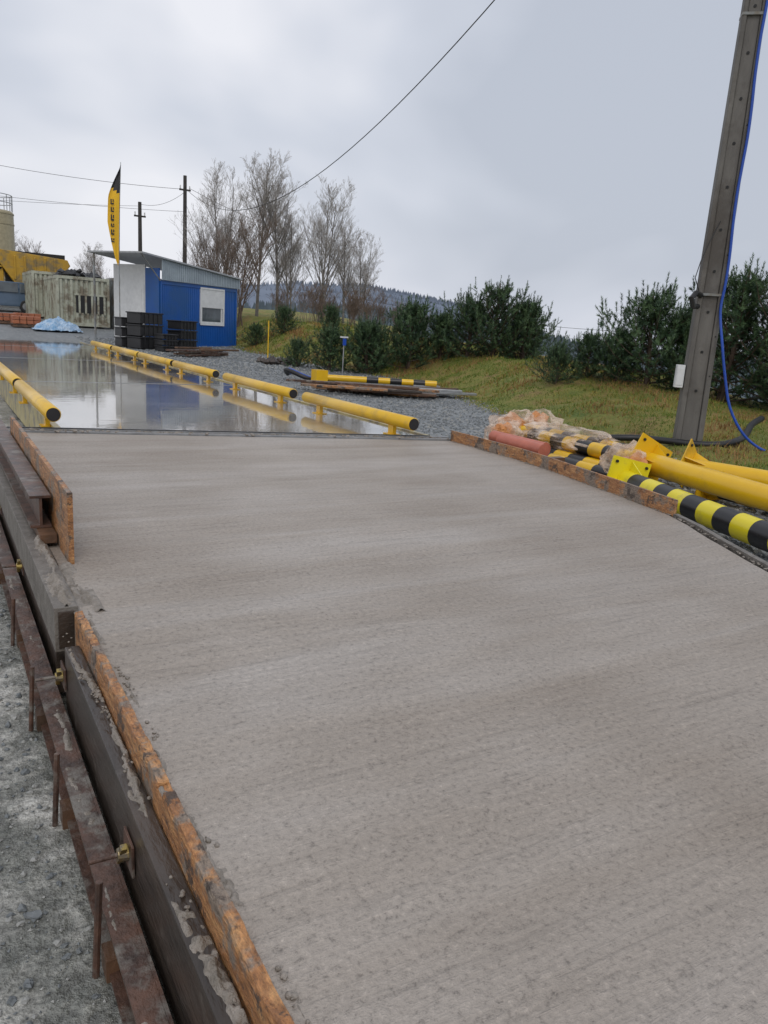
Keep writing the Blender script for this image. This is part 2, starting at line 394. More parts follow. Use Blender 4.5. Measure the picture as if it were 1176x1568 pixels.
# ------------------------------------------------------------------ weighbridge deck
wb=empty('weighbridge')
mb=MB()
mb.prism([(.99,7.46),(4.40,6.56),(4.40,28.6),(.99,28.6)],.08,.402)
mb.obj('deck',[M_deck],wb)
mb=MB()
mb.box(.93,.985,7.3,28.6,.1,.425,0); mb.box(4.405,4.45,6.55,28.6,.1,.418,0)
for y in (12.3,17.9,23.4):
    mb.box(1.0,4.39,y,y+.03,.4035,.4065,1)
mb.box(.99,4.4,28.61,28.7,.1,.43,1)
mb.obj('edge_trim',[M_trim,M_galv],wb)
def rail(y0,y1,x):
    mb=MB()
    mb.tube([(x,y0,.56),(x,y0+.012,.56),(x,y1-.012,.56),(x,y1,.56)],[.058,.066,.066,.058],20,0,capm=1)
    mb.tube([(x,y0-.004,.56),(x,y0+.002,.56)],.05,20,1); mb.tube([(x,y1-.002,.56),(x,y1+.004,.56)],.05,20,1)
    L=y1-y0
    for t in (.16,.84):
        y=y0+L*t
        mb.box(x-.02,x+.02,y-.05,y+.05,.41,.50,0); mb.box(x-.06,x+.06,y-.08,y+.08,.403,.412,0)
    mb.obj('guard_rail',[M_yel,M_blkpl],smooth='auto')
for a,b in ((6.4,8.97),(9.37,12.05),(12.57,15.04),(15.21,17.9),(18.03,20.75),(20.95,23.69)): rail(a,b,4.11)
for a,b in ((7.16,9.9),(10.15,12.9),(13.1,15.8),(16,18.7),(18.9,21.6),(21.8,24.5)): rail(a,b,.905)
mb=MB()
a=Vector((.44,7.32,0));b=Vector((4.56,6.40,0)); d=(b-a).normalized(); n=Vector((-d.y,d.x,0))
M=Matrix(((d.x,n.x,0,a.x),(d.y,n.y,0,a.y),(0,0,1,0),(0,0,0,1)))
L=(b-a).length
mb.box(0,L,-.045,-.02,.30,.416,0,M); mb.box(0,L,-.018,.035,.30,.41,2,M); mb.box(0,L,.04,.10,.30,.425,0,M); mb.box(0.1,L-.2,.05,.075,.4255,.432,1,M)
random.seed(4)
for k in range(220):
    u=random.random()*L; p=M@Vector((u,random.uniform(-.05,.08),.415)); mb.blob(p,random.uniform(.006,.022),2,.5)
mb.obj('steel_joint_strip',[M_galv,M_blk,M_crumb])

# ------------------------------------------------------------------ formwork left
fw=empty('wooden_formwork')
mb=MB()
ys=np.linspace(-.9,2.74,900)
vs=[];fs=[]
for k,y in enumerate(ys):
    j=.012*fbm(y*5,0,1)+.004*noise.noise(Vector((y*42,0,2))); jj=.004*fbm(y*14,5,1)+.003*noise.noise(Vector((y*60,4,2)))
    if noise.noise(Vector((y*8,3,8)))>.32: j-=.014
    vs+=[(.392,y,.0),(.391,y,.340),(.392+jj*.7,y,.404+j),(.395+jj*.5,y,.413+j),(.419,y,.414+jj+j*.4),(.421,y,.0)]
for k in range(len(ys)-1):
    o=k*6
    for q in range(5): fs.append((o+q,o+q+1,o+6+q+1,o+6+q)[::-1])
fs.append((0,1,2,3,4,5)); o=(len(ys)-1)*6; fs.append((o+5,o+4,o+3,o+2,o+1,o))
mb.add(vs,fs); mb.obj('plywood_sheet',[M_ply],fw)
mb=MB(); mb.box(.340,.388,-.9,2.62,.10,.335,0); mb.obj('waler_timber',[M_plydark],fw,bevel=.004)
mb=MB()
mb.box(.316,.324,-.9,6.8,.02,.15,0);mb.box(.262,.3155,-.9,6.8,.142,.15,0);mb.box(.262,.3155,-.9,6.8,.02,.028,0)
mb.obj('steel_channel',[M_rust],fw)
mb=MB(); mb.box(.33,.412,2.78,6.7,.25,.418,0);mb.box(.345,.40,2.90,6.7,.03,.245,1); mb.box(.342,.397,2.774,2.779,.264,.404,1)
mb.obj('steel_box_beam',[M_cem,M_plydark],fw,bevel=.004)
mb=MB(); mb.box(.462,.484,3.33,5.88,.30,.712,0); mb.obj('raised_board',[M_ply],fw,bevel=.002)
mb=MB()
mb.box(.36,.45,3.75,6.9,.60,.612,0);mb.box(.36,.45,3.75,6.9,.46,.472,0);mb.box(.40,.412,3.75,6.9,.473,.599,0)
mb.box(.385,.455,3.62,6.6,.420,.458,1)
mb.obj('rusty_i_beam',[M_rust,M_plank],fw)
mb=MB()
for y in (1.02,1.52,2.12,2.72,3.5,4.4,5.3):
    x=.245+random.uniform(-.01,.006); mb.tube([(x-.01,y,-.05),(x+.006,y+.01,.22+random.uniform(-.05,.04))],.008,8,0)
    mb.box(x+.01,x+.05,y-.03,y+.03,.0,.06,1)
mb.obj('steel_stakes',[M_rust,M_plank],fw)
mb=MB()
for y in (1.62,2.63,3.95,5.2):
    mb.tube([(.245,y,.225),(.345,y,.225)],.006,8,1)
    mb.tube([(.308,y,.225),(.332,y,.225)],[.014,.02],12,0)
    for a in (0.6,3.74):
        mb.box(.311,.326,-.007,.007,.0,.042,0,Matrix.Translation((0,y,.225))@Matrix.Rotation(a,4,'X'))
    mb.box(.332,.338,y-.045,y+.045,.185,.265,2)
mb.obj('tie_rods_with_wingnuts',[M_brass,M_rust,M_rust],fw,bevel=.001)
random.seed(11)
def slop(mb,x0,x1,y0,y1,zb,amp,thr,seed,nyy,nxx=14,fr=7):
    vs=[]
    for yy in np.linspace(y0,y1,nyy):
        for i in range(nxx):
            u=i/(nxx-1); x=x0+(x1-x0)*u
            e=math.sin(math.pi*min(1,max(0,u)))**.6
            n=fbm(yy*fr*.45,x*22,seed,3)-thr+.35*noise.noise(Vector((yy*45,x*45,seed)))
            z=zb-.006+amp*e*max(0,n)**.7*(1+.4*noise.noise(Vector((yy*90,x*90,1)))) if n>0 else zb-.006
            vs.append((x+.003*noise.noise(Vector((yy*30,u*4,9)))*(0 if u in (0,1) else 1),yy,z))
    fs=[(j*nxx+i,j*nxx+i+1,(j+1)*nxx+i+1,(j+1)*nxx+i) for j in range(nyy-1) for i in range(nxx-1)]
    mb.add(vs,fs)
mb=MB()
slop(mb,.342,.389,-.2,2.61,.335,.042,.16,3,1000)
slop(mb,.394,.448,.3,3.2,.403,.030,.06,8,1200,14)
slop(mb,.332,.411,2.785,3.7,.418,.035,-.1,5,400,24)
slop(mb,.411,.50,2.745,3.32,.404,.022,-.05,15,300,24)
slop(mb,.264,.315,.3,6.5,.150,.022,.1,6,1000,10)
for k in range(520):
    y=random.uniform(.4,3.3)
    if fbm(y*3,0,7)<random.uniform(-.2,.5): continue
    p=(random.uniform(.345,.385),y,random.uniform(.335,.350)) if random.random()<.6 else (.436+abs(random.gauss(0,.010)),y,.402)
    mb.blob(p,random.uniform(.002,.0065),0,.7)
mb.obj('spilled_concrete',[M_crumb],fw,smooth=True)
rf=empty('wooden_formwork')
def strip(mb,pts,off,th,z0,z1,m):
    P=[Vector((p[0],p[1],0)) for p in pts]; L=[];Rr=[]
    for i,p in enumerate(P):
        d=(P[min(i+1,len(P)-1)]-P[max(i-1,0)]).normalized(); n=Vector((-d.y,d.x,0))
        if n.x<0: n=-n
        L.append(p+n*off);Rr.append(p+n*(off+th))
    n=len(L)
    for i in range(n-1):
        q=[L[i],L[i+1],Rr[i+1],Rr[i]]
        vs=[(a.x,a.y,z0) for a in q]+[(a.x,a.y,z1) for a in q]
        mb.add(vs,[(0,3,2,1),(4,5,6,7),(0,1,5,4),(2,3,7,6)]+([(3,0,4,7)] if i==0 else [])+([(1,2,6,5)] if i==n-2 else []),m)
mb=MB()
strip(mb,edgeR[:7],.002,.022,.12,.505,0)
strip(mb,edgeR[:7],.026,.07,.10,.33,1)
mb.obj('raised_board',[M_ply,M_plydark],rf)
mb=MB(); strip(mb,edgeR[6:],.003,.035,.08,.415,0); strip(mb,edgeR[6:],.045,.06,.08,.36,1)
mb.obj('timber_edge',[M_cem,M_plydark],rf)
mb=MB()
for k in range(260):
    y=random.uniform(2.2,6.3); x=float(np.interp(y,er_y,er_x))-abs(random.gauss(0,.012)); mb.blob((x,y,.402),random.uniform(.003,.009),0,.5)
mb.obj('spilled_concrete',[M_crumb],rf,smooth=True)

# ------------------------------------------------------------------ loose stones
mb=MB(); random.seed(21)
for k in range(3600):
    y=random.uniform(.6,6.5) ; x=.25-abs(random.gauss(0,.5))
    if x<-1.6: continue
    r=random.choice((.003,.004,.005,.006,.008)) 
    if random.random()<.03: r=.014
    mm=0 if random.random()<.55 else 1
    if r>=.008: mb.blob((x,y,tz(x,y)+r*.3),r,mm,.7,.7)
    else: mb.lump((x,y,tz(x,y)+r*.3),r*random.uniform(.7,1.3),mm,.7)
mb.obj('loose_gravel',[M_rock1,M_rock2])
mb=MB()
for k in range(15000):
    y=2+28*random.random()**1.25; lo=4.6; hi=bx(y)+.25
    x=random.uniform(lo,hi); r=random.uniform(.012,.03)
    if y>18: r*=1.35
    mb.lump((x,y,tz(x,y)+r*.2),r,0 if random.random()<.72 else 1,.8)
mb.obj('crushed_stone_gravel',[M_rock1,M_rock2])

# ------------------------------------------------------------------ grass
mb=MB(); random.seed(31)
V=[];Fc=[];Mi=[]
for k in range(105000):
    y=2+30*random.random()**1.5; s=random.random()*6.0-.25; x=bx(y)+s
    if s<.5 and random.random()>(s+.25)/.75+.15: continue
    q=noise.noise(Vector((x*.9,y*.9,9)))
    q2=noise.noise(Vector((x*2.2,y*2.2,2)))
    if q2<-.22 and random.random()<.8: continue
    z=tz(x,y)-.005; h=random.uniform(.02,.07)*(1+.9*q)*(1.0 if y<14 else 1.3); w=.004+.0005*y
    if random.random()<.02: h*=2.6
    a=random.uniform(0,6.28); ca_,sa=math.cos(a),math.sin(a); lean=random.uniform(-.7,.7)*h; lean2=random.uniform(-.7,.7)*h
    o=len(V); V+=[(x-ca_*w,y-sa*w,z),(x+ca_*w,y+sa*w,z),(x+lean,y+lean2,z+h)]; Fc.append((o,o+1,o+2))
    t=random.random()+q*1.3
    Mi.append(0 if t<.52 else (1 if t<.90 else 2))
mb.v=V;mb.f=Fc;mb.m=Mi; mb.obj('grass',[M_g1,M_g2,M_g3])

# ------------------------------------------------------------------ pines
def pine_mesh(seed,H=2.0,Rr=.9):
    random.seed(seed); mb=MB()
    lean=Vector((random.uniform(-.06,.06),random.uniform(-.06,.06),1))
    mb.tube([lean*0,lean*H*.5,lean*H*.9],[.03*H,.02*H,.006*H],7,0)
    V=mb.v;Fc=mb.f;Mi=mb.m
    def shoot(p,d,L,mi):
        d=d.normalized(); n=int(140*L)+10
        u=d.orthogonal().normalized(); w=d.cross(u)
        for i in range(n):
            t=random.random()**.8; a=random.uniform(0,6.283)
            q=p+d*(L*t); out=(u*math.cos(a)+w*math.sin(a))
            dd=(d*random.uniform(.4,1.0)+out*random.uniform(.5,.85)).normalized()
            nl=random.uniform(.07,.11)*(1-.35*t); side=dd.cross(d)
            side=side.normalized() if side.length>1e-3 else u
            ww=.0065
            o=len(V); e=q+dd*nl
            V.append(tuple(q-side*ww));V.append(tuple(q+side*ww));V.append(tuple(e)); Fc.append((o,o+1,o+2)); Mi.append(mi)
    nw=int(5+H*2.4)
    for k in range(nw):
        t=(k+.1)/nw; z=H*(.02+.76*t)
        nb=random.randint(6,8); a0=random.uniform(0,6.28)
        for b in range(nb):
            a=a0+6.283*b/nb+random.uniform(-.35,.35)
            L=Rr*((1-t**1.7)*.95+.18)*random.uniform(.5,1.2)
            el=.12+.5*t+random.uniform(-.15,.28)
            p=lean*z; pts=[p]; d=Vector((math.cos(a)*math.cos(el),math.sin(a)*math.cos(el),math.sin(el)))
            ns=5
            for i in range(ns):
                d=(d+Vector((random.uniform(-.12,.12),random.uniform(-.12,.12),.04+.08*i))).normalized()
                p=p+d*(L/ns); pts.append(p)
            mb.tube(pts,[.007*H*(1-.85*i/ns) for i in range(ns+1)],3,0,cap=False)
            for i in range(1,ns+1):
                if i/ns<.25: continue
                dd=(pts[i]-pts[i-1]).normalized()
                for q in range(3 if i>1 else 2):
                    sd=Vector((random.uniform(-1,1),random.uniform(-1,1),random.uniform(-.2,1.1))).normalized()
                    shoot(pts[i-1].lerp(pts[i],random.random()),dd*.6+sd*.9,random.uniform(.13,.27),1+(1 if random.random()<.10+.45*(i/ns) else 0))
            shoot(pts[-1],(pts[-1]-pts[-2]).normalized()*.35+Vector((0,0,.9)),random.uniform(.2,.40),2 if random.random()<.7 else 1)
    for q in range(4):
        base=lean*H*random.uniform(.62,.80)+Vector((random.uniform(-.25,.25)*Rr,random.uniform(-.25,.25)*Rr,0))
        shoot(base,Vector((random.uniform(-.15,.15),random.uniform(-.15,.15),1)),H*random.uniform(.12,.18),2)
    shoot(lean*H*.76,lean,H*.24,2)
    me=bpy.data.meshes.new('pine_tree'); me.from_pydata(mb.v,[],mb.f)
    for mt in (M_bark,M_n1,M_n2): me.materials.append(mt)
    me.polygons.foreach_set('material_index',mb.m); return me
PM=[pine_mesh(101,2,1.05),pine_mesh(102,2,.95),pine_mesh(103,2,1.25),pine_mesh(104,3,1.6),pine_mesh(105,3,1.4)]
PH=[2,2,2,3,3]
pines=[(9.75,19.8,1.35,1),(9.2,20.8,.9,0),(10.6,19.2,1.6,0),(11.6,18.6,2.0,1),(11.2,19.9,1.3,2),(12.45,18.3,1.4,1),(13.45,17.2,2.2,3),(12.95,17.7,1.75,2),(14.1,16.7,1.75,0),(14.6,17.4,1.5,2),
 (10.9,11.8,.85,2),(11.5,11.6,1.0,1),(12.15,10.6,1.9,2),(12.6,10.2,1.7,0),(11.8,11.1,1.15,1),(13.1,9.6,2.7,4),(13.7,8.6,3.0,3),(14.2,7.7,3.0,4),(14.8,9.6,2.5,3),(14.9,6.8,3,4),(13.4,7.8,1.6,2),(15.6,12.2,2.0,3),
 (11.6,27.5,1.1,0),(10.7,28.0,.9,2),(12.6,25.5,1.1,1)]
for x,y,h,v in pines:
    ob=bpy.data.objects.new('pine_tree',PM[v]); COL.objects.link(ob)
    k=h/PH[v]*1.03; ob.scale=(k*random.uniform(1.0,1.2),k*random.uniform(1.0,1.2),k); ob.rotation_euler=(0,0,random.uniform(0,6.28)); ob.location=(x,y,tz(x,y)-.06)

# ------------------------------------------------------------------ bare trees
def bare_mesh(name,seed,H,stems=1,spread=.5,mats=(None,None),counts=(10,6,5,4),upr=.3,minr=.006,r0=.013,tr=.9):
    random.seed(seed); mb=MB(); D=len(counts)
    def br(p,d,L,r,dep):
        n=6 if dep==0 else (4 if dep<2 else 3); pts=[p]; q=p; jt=.07 if dep==0 else .11
        for i in range(n):
            d=(d+Vector((random.uniform(-jt,jt),random.uniform(-jt,jt),random.uniform(-.04,.08)+upr*.1))).normalized()
            q=q+d*(L/n); pts.append(q)
        r1=max(minr*.6,r*.25)
        rr=[r+(r1-r)*i/n for i in range(n+1)]
        mb.tube(pts,rr,6 if dep<2 else 3,0 if dep<2 else 1,cap=False)
        if dep>=D: return
        for c in range(counts[dep]):
            t=random.uniform(.16,1.0) if dep==0 else random.uniform(.12,1.0)
            i=min(n-1,int(t*n)); pp=pts[i].lerp(pts[i+1],t*n-i)
            ax=Vector((random.gauss(0,1),random.gauss(0,1),random.gauss(0,.35)))
            ax=(ax-d*ax.dot(d)).normalized()
            nd=(d*.8+ax*spread+Vector((0,0,upr))).normalized()
            cl=L*(.46 if dep==0 else .56)*(1.25-.75*t)*random.uniform(.6,1.2)
            br(pp,nd,cl,max(minr,rr[i]*.5),dep+1)
    for s in range(stems):
        d=Vector((random.uniform(-.22,.22),random.uniform(-.22,.22),1)) if stems>1 else Vector((.03,0,1))
        br(Vector((random.uniform(-.2,.2),random.uniform(-.2,.2),0)),d.normalized(),H*tr*random.uniform(.78,1.0),r0*H/(stems**.3),0)
    me=bpy.data.meshes.new(name); me.from_pydata(mb.v,[],mb.f)
    for mt in mats: me.materials.append(mt)
    me.polygons.foreach_set('material_index',mb.m); return me
B=[bare_mesh('bare_tree',201,7,1,.8,(M_birch,M_twig2),(26,8,6,3),minr=.0042,tr=.98,r0=.011),bare_mesh('bare_tree',202,7,2,.7,(M_birch,M_twig2),(18,7,6,3),minr=.0042,r0=.011),bare_mesh('bare_tree',203,6,3,.6,(M_twig,M_twig),(14,8,5),minr=.006)]
S=[bare_mesh('bare_shrub',211,2.5,6,.6,(M_twig,M_twig),(6,4,3),minr=.006,r0=.008),bare_mesh('bare_shrub',212,2.5,7,.7,(M_twig,M_twig),(6,4,3),minr=.006,r0=.008)]
for x,y,h,v in [(13.5,35.4,8.6,0),(12.2,36,7.5,1),(14.5,35.8,7.6,0),(16.2,34.4,6.9,1),(17.4,33.9,5.7,0),(15.3,35.3,5.6,1),(11.2,37,5.0,2),(18.2,33.6,4.6,1),
                (5.9,62,5.3,1),(7.2,61,4.4,2),(10.2,60,4.8,1),(4.0,63,5.0,1),(11.5,62,4.0,2),(12.2,34.0,5.0,2),(11.4,34.8,4.6,2)]:
    ob=bpy.data.objects.new('bare_tree',B[v]); COL.objects.link(ob); k=h/(7,7,6)[v]; ob.scale=(k*.92,k*.92,k)
    ob.rotation_euler=(0,0,random.uniform(0,6.28)); ob.location=(x,y,tz(x,y)-.1)
for k in range(28):
    t=random.random(); x=10.5+8.5*t+random.uniform(-.6,.6); y=34-3.0*t+random.uniform(-1.5,1.5)
    ob=bpy.data.objects.new('bare_shrub',S[k%2]); COL.objects.link(ob); s=random.uniform(.5,1.0)*(1.25 if t<.3 else .8); ob.scale=(s*1.1,s*1.1,s)
    ob.rotation_euler=(0,0,random.uniform(0,6.28)); ob.location=(x,y,tz(x,y)-.1)

# ------------------------------------------------------------------ utility pole (near right)
up=empty('utility_pole',(0,0,0))
px,py=8.72,6.8; zb=tz(px,py)
M=Matrix.Translation((px,py,zb-.2))@Matrix.Rotation(rad(-42),4,'Z')
mb=MB(); H=9.8
def taper(mb,x0,x1,y0,y1,z0,z1,k,m):
    vs=[Vector(p) for p in [(x0,y0,z0),(x1,y0,z0),(x1,y1,z0),(x0,y1,z0),(x0*k,y0*k,z1),(x1*k,y0*k,z1),(x1*k,y1*k,z1),(x0*k,y1*k,z1)]]
    mb.add([M@p for p in vs],[(0,3,2,1),(4,5,6,7),(0,1,5,4),(1,2,6,5),(2,3,7,6),(3,0,4,7)],m)
taper(mb,-.175,-.105,-.12,.12,0,H,.5,0);taper(mb,.105,.175,-.12,.12,0,H,.5,0);taper(mb,-.105,.105,-.085,.06,0,H,.5,0)
mb.obj('shaft',[M_pole],up,bevel=.012)
mb=MB()
for i in range(16):
    z=.9+i*.5; k=1-.5*z/H
    mb.tube([M@Vector((.0,-.09*k-.004,z)),M@Vector((.0,-.08*k,z))],.018,10,0)
    mb.tube([M@Vector((.14*k,-.123*k,z+.2)),M@Vector((.14*k,-.11*k,z+.2))],.010,8,0)
mb.obj('hole_shade_discs',[M_dark],up)  # flat dark discs, shade of the bolt holes painted on the shaft
mb=MB()
for z in (5.3,2.1):
    k=1-.5*z/H; w=.18*k;dd=.125*k
    mb.box(-w,w,-dd-.003,dd+.003,z,z+.03,0,M)
mb.obj('steel_bands',[M_gate],up)
mb=MB(); mb.box(-.28,-.18,-.13,.0,.93,1.22,0,M); mb.box(-.27,-.19,-.138,-.131,.96,1.18,0,M)
mb.obj('junction_box',[M_white],up,bevel=.008)
mb=MB()
mb.tube([M@Vector(p) for p in [(-.12,-.1,2.1),(-.2,-.2,2.12),(-.26,-.3,2.05),(-.22,-.28,1.95),(-.15,-.16,1.96)]],.035,8,0)
mb.tube([M@Vector(p) for p in [(-.02,-.1,3.0),(-.12,-.16,2.75),(-.2,-.2,2.5),(-.24,-.22,2.3),(-.16,-.15,2.15)]],.006,6,0)
mb.obj('cable_bracket',[M_wire],up)
mb=MB()
pts=[]
for i in range(23):
    z=9.4-i*.34; k=1-.5*z/H; pts.append(M@Vector((.155*k+.012*math.sin(i*1.3),-.13*k-.014,z)))
pts+= [Vector((8.72,6.50,1.55)),Vector((8.77,6.42,1.15)),Vector((8.84,6.32,.75)),Vector((8.98,6.15,.42)),Vector((9.2,5.95,.24)),Vector((9.5,5.75,.22)),Vector((10.1,5.8,.3)),Vector((11,5.6,.35))]
mb.tube(smooth(pts,4),.017,8,0); mb.obj('blue_cable',[M_cable],up,smooth=True)
mb=MB(); P=[(7.7,7.4,.22),(8.2,7.15,.25),(8.7,6.45,.26),(9.2,6.35,.34),(9.9,6.7,.48),(10.4,6.9,.54)]
mb.tube(smooth(P,6),.045,10,0); mb.obj('black_drain_pipe',[M_blkpl],smooth=True)

def pole(x,y,top,name='utility_pole'):
    mb=MB(); z=tz(x,y); mb.tube([(x,y,z-.2),(x,y,top)],[.13,.09],10,0)
    mb.box(x-.3,x+.3,y-.05,y+.05,top-.75,top-.67,0)
    for dx in (-.25,0.25): mb.tube([(x+dx,y,top-.66),(x+dx,y,top-.5)],.035,8,1)
    return mb.obj(name,[M_utp,M_white])
pole(12.35,43.3,8.7); pole(10.2,44.2,7.2)
def wire(a,b,sag,r=.012,n=40):
    a=Vector(a);b=Vector(b); pts=[]
    for i in range(n+1):
        t=i/n; p=a.lerp(b,t); p.z-=sag*4*t*(1-t); pts.append(p)
    mb=MB(); mb.tube(pts,r,6,0); mb.obj('overhead_wire',[M_wire])
wire((12.35,43.3,8.1),(8.72,6.8,9.35),3.15,.011)
wire((12.05,43.3,8.0),(-16,52,12.5),1.3,.011)
wire((12.35,43.3,6.9),(-16,50,8.6),.8,.009)
wire((12.6,43.3,8.1),(18,38,5.5),.2,.011)
wire((12.35,43.3,7.9),(10.2,44.2,7.1),.3,.009)
wire((10.2,44.2,7.0),(-14,48,7.0),.6,.008)
wire((24,44,3.2),(45,18,3.6),1.2,.012)
wire((12.35,43.3,7.4),(9.5,29,3.1),.1,.008)

# ------------------------------------------------------------------ site cabin
cab=empty('site_cabin')
A=Vector((6.9,27.1,0));Bc=Vector((10.3,29.2,0)); ux=(Bc-A).normalized(); uy=Vector((-ux.y,ux.x,0)); Lc=(Bc-A).length; Dc=2.1
zc=.38
M=Matrix(((ux.x,uy.x,0,A.x),(ux.y,uy.y,0,A.y),(0,0,1,zc),(0,0,0,1)))
mb=MB()
w0,w1,wz0,wz1=2.02,3.22,.88,2.08
mb.box(0,w0,0,.06,0,2.22,0,M);mb.box(w1,Lc,0,.06,0,2.22,0,M);mb.box(w0,w1,0,.06,0,wz0,0,M);mb.box(w0,w1,0,.06,wz1,2.22,0,M)
mb.box(Lc-.06,Lc,.062,Dc,0,2.22,0,M); mb.box(0,Lc-.062,Dc-.06,Dc,0,2.22,0,M)
for i in range(41):
    x=i*Lc/41+.02
    if w0-.08<x<w1+.03: mb.box(x,x+.05,-.012,-.001,.12,wz0-.08,0,M)
    else: mb.box(x,x+.05,-.012,-.001,.12,2.1,0,M)
mb.box(-.01,Lc+.01,-.03,-.0125,0,.12,0,M);mb.box(-.01,Lc+.01,-.03,-.0125,2.10,2.22,0,M)
mb.box(-.02,.06,-.032,-.013,.121,2.099,0,M);mb.box(Lc-.06,Lc+.02,-.032,-.013,.121,2.099,0,M)
mb.obj('walls',[M_blue],cab)
mb=MB()
mb.box(-.06,-.001,.0,.62,0,2.6,1,M); mb.box(-.06,-.001,.62,Dc,0,2.7,0,M)
mb.box(-.09,-.062,.66,1.45,.05,2.05,0,M); mb.box(-.10,-.091,.76,1.35,1.1,1.9,2,M)
mb.obj('end_wall_and_door',[M_white,M_blue,M_white],cab)
mb=MB()
mb.box(w0-.06,w1+.06,-.045,-.0335,wz0-.06,wz0,0,M);mb.box(w0-.06,w1+.06,-.045,-.0335,wz1,wz1+.06,0,M)
mb.box(w0-.06,w0,-.045,.03,wz0,wz1,0,M);mb.box(w1,w1+.06,-.045,.03,wz0,wz1,0,M)
mb.box(w0,w1,-.02,.02,wz0+.56,wz1,0,M)
for i in range(10): mb.box(w0,w1,-.026,-.021,wz0+.58+i*.062,wz0+.58+i*.062+.045,0,M)
mb.box(w0,w1,.0,.02,wz0,wz0+.07,0,M);mb.box(w0+.02,w0+.08,-.001,.025,wz0+.07,wz0+.56,0,M);mb.box(w1-.08,w1-.02,-.001,.025,wz0+.07,wz0+.56,0,M)
mb.obj('window_frame_and_shutter',[M_white],cab)
mb=MB(); mb.box(w0,w1,.026,.04,wz0,wz0+.56,0,M); mb.obj('window_glass',[M_glass],cab)
mb=MB()
xr0,xr1=-1.0,Lc+.12; zr0,zr1=2.98,2.56
def zroof(x): return zr0+(zr1-zr0)*(x-xr0)/(xr1-xr0)
n=44
for i in range(n):
    x0=.0+(xr1)*i/n; x1=.0+(xr1)*(i+1)/n; xm=(x0+x1)/2
    y=-.10
    for (a,b,dy) in ((x0,xm,0),(xm,x1,.018)):
        vs=[(a,y+dy,2.225),(b,y+dy,2.225),(b,y+dy,zroof(b)),(a,y+dy,zroof(a)),(a,y+.03,2.225),(b,y+.03,2.225),(b,y+.03,zroof(b)),(a,y+.03,zroof(a))]
        mb.add([M@Vector(p) for p in vs],[(0,1,2,3),(5,4,7,6),(0,4,5,1),(3,2,6,7),(0,3,7,4),(1,5,6,2)],0)
vs=[(xr0,-.2,zr0),(xr1,-.2,zr1),(xr1,Dc+.2,zr1),(xr0,Dc+.2,zr0),(xr0,-.2,zr0+.05),(xr1,-.2,zr1+.05),(xr1,Dc+.2,zr1+.05),(xr0,Dc+.2,zr0+.05)]
mb.add([M@Vector(p) for p in vs],[(0,3,2,1),(4,5,6,7),(0,1,5,4),(1,2,6,5),(2,3,7,6),(3,0,4,7)],1)
mb.box(.0,Lc,-.068,Dc,2.222,2.26,1,M)
mb.obj('roof',[M_fascia,M_galv],cab)
mb=MB()
mb.box(-.95,-.90,Dc-.05,Dc+.0,0,2.95,0,M)
mb.tube([M@Vector((-.05,-.05,2.2)),M@Vector((-.9,-.1,2.93))],.02,6,0)
mb.obj('porch_brackets',[M_gate],cab)
# flag
fl=empty('advertising_flag')
fx,fy=5.45,26.6
mb=MB(); mb.tube([(fx+.02,fy,.36),(fx+.03,fy,3.2),(fx+.07,fy,4.8),(fx+.12,fy,6.0)],[.018,.016,.012,.008],8,0); mb.obj('pole',[M_gate],fl)
mb=MB(); rowsf=30; vs=[]
for i in range(rowsf+1):
    t=i/rowsf; z=3.0+3.0*t; xr=fx+.02+.10*max(0,(z-3.2)/2.8)
    w=.36*min(1,(t*2.2+.04)**.7)*(1.0 if t<.68 else max(.0,1-((t-.68)/.32)**1.25))
    for j in range(7):
        u=j/6; vs.append((xr-w*u,fy+.05*math.sin(u*5+t*6)*u,z-.10*u))
for i in range(rowsf):
    for j in range(6):
        a=i*7+j; mb.f.append((a,a+1,a+8,a+7)); mb.m.append(1 if (i>22) or (i==22 and j<4) or (i==21 and j<2) or (i==24) else 0)
mb.v=vs
for (z,h) in ((3.6,.12),(3.82,.16),(4.06,.1),(4.24,.18),(4.5,.14),(4.72,.16)):
    mb.box(fx-.22,fx-.12,fy-.06,fy-.055,z,z+h*.3,1); mb.box(fx-.22,fx-.18,fy-.06,fy-.055,z+h*.31,z+h,1); mb.box(fx-.155,fx-.12,fy-.06,fy-.055,z+h*.5,z+h,1)
mb.obj('banner',[M_flag,M_blk],fl)

def bin_(x,y,w,d,h,rot):
    z=tz(x,y); M=Matrix.Translation((x,y,z))@Matrix.Rotation(rot,4,'Z'); mb=MB()
    for k in range(3):
        z0=h*k/3; 
        mb.box(-w/2,w/2,-d/2,d/2,z0+.03,z0+h/3-.04,0,M); mb.box(-w/2-.03,w/2+.03,-d/2-.03,d/2+.03,z0+h/3-.039,z0+h/3,0,M)
    for i in (-.3,-.1,.1,.3): mb.box(w*i-.02,w*i+.02,-d/2-.025,-d/2-.001,.03,h-.05,0,M)
    mb.obj('black_plastic_crate_stack',[M_blkpl],bevel=.01)
bin_(6.1,25.9,.85,.7,1.15,.4);bin_(5.75,26.6,.7,.7,.95,.1);bin_(7.45,26.4,.75,.6,.95,.55);bin_(6.55,25.0,.5,.5,.55,.3)
def plankpile(name,cx,cy,n,L,W,T,rot,spread,mats,seed,jit=.15):
    random.seed(seed); mb=MB(); z=tz(cx,cy)+.02
    for k in range(n):
        lay=k//4; M=Matrix.Translation((cx+random.uniform(-spread,spread),cy+random.uniform(-spread,spread),z+lay*T*1.15+random.random()*.01))@Matrix.Rotation(rot+random.uniform(-jit,jit),4,'Z')
        l=L*random.uniform(.6,1); w=W*random.uniform(.6,1.2); mb.box(-l/2,l/2,-w/2,w/2,0,T,random.randrange(len(mats)),M)
    mb.obj(name,mats,bevel=.004)
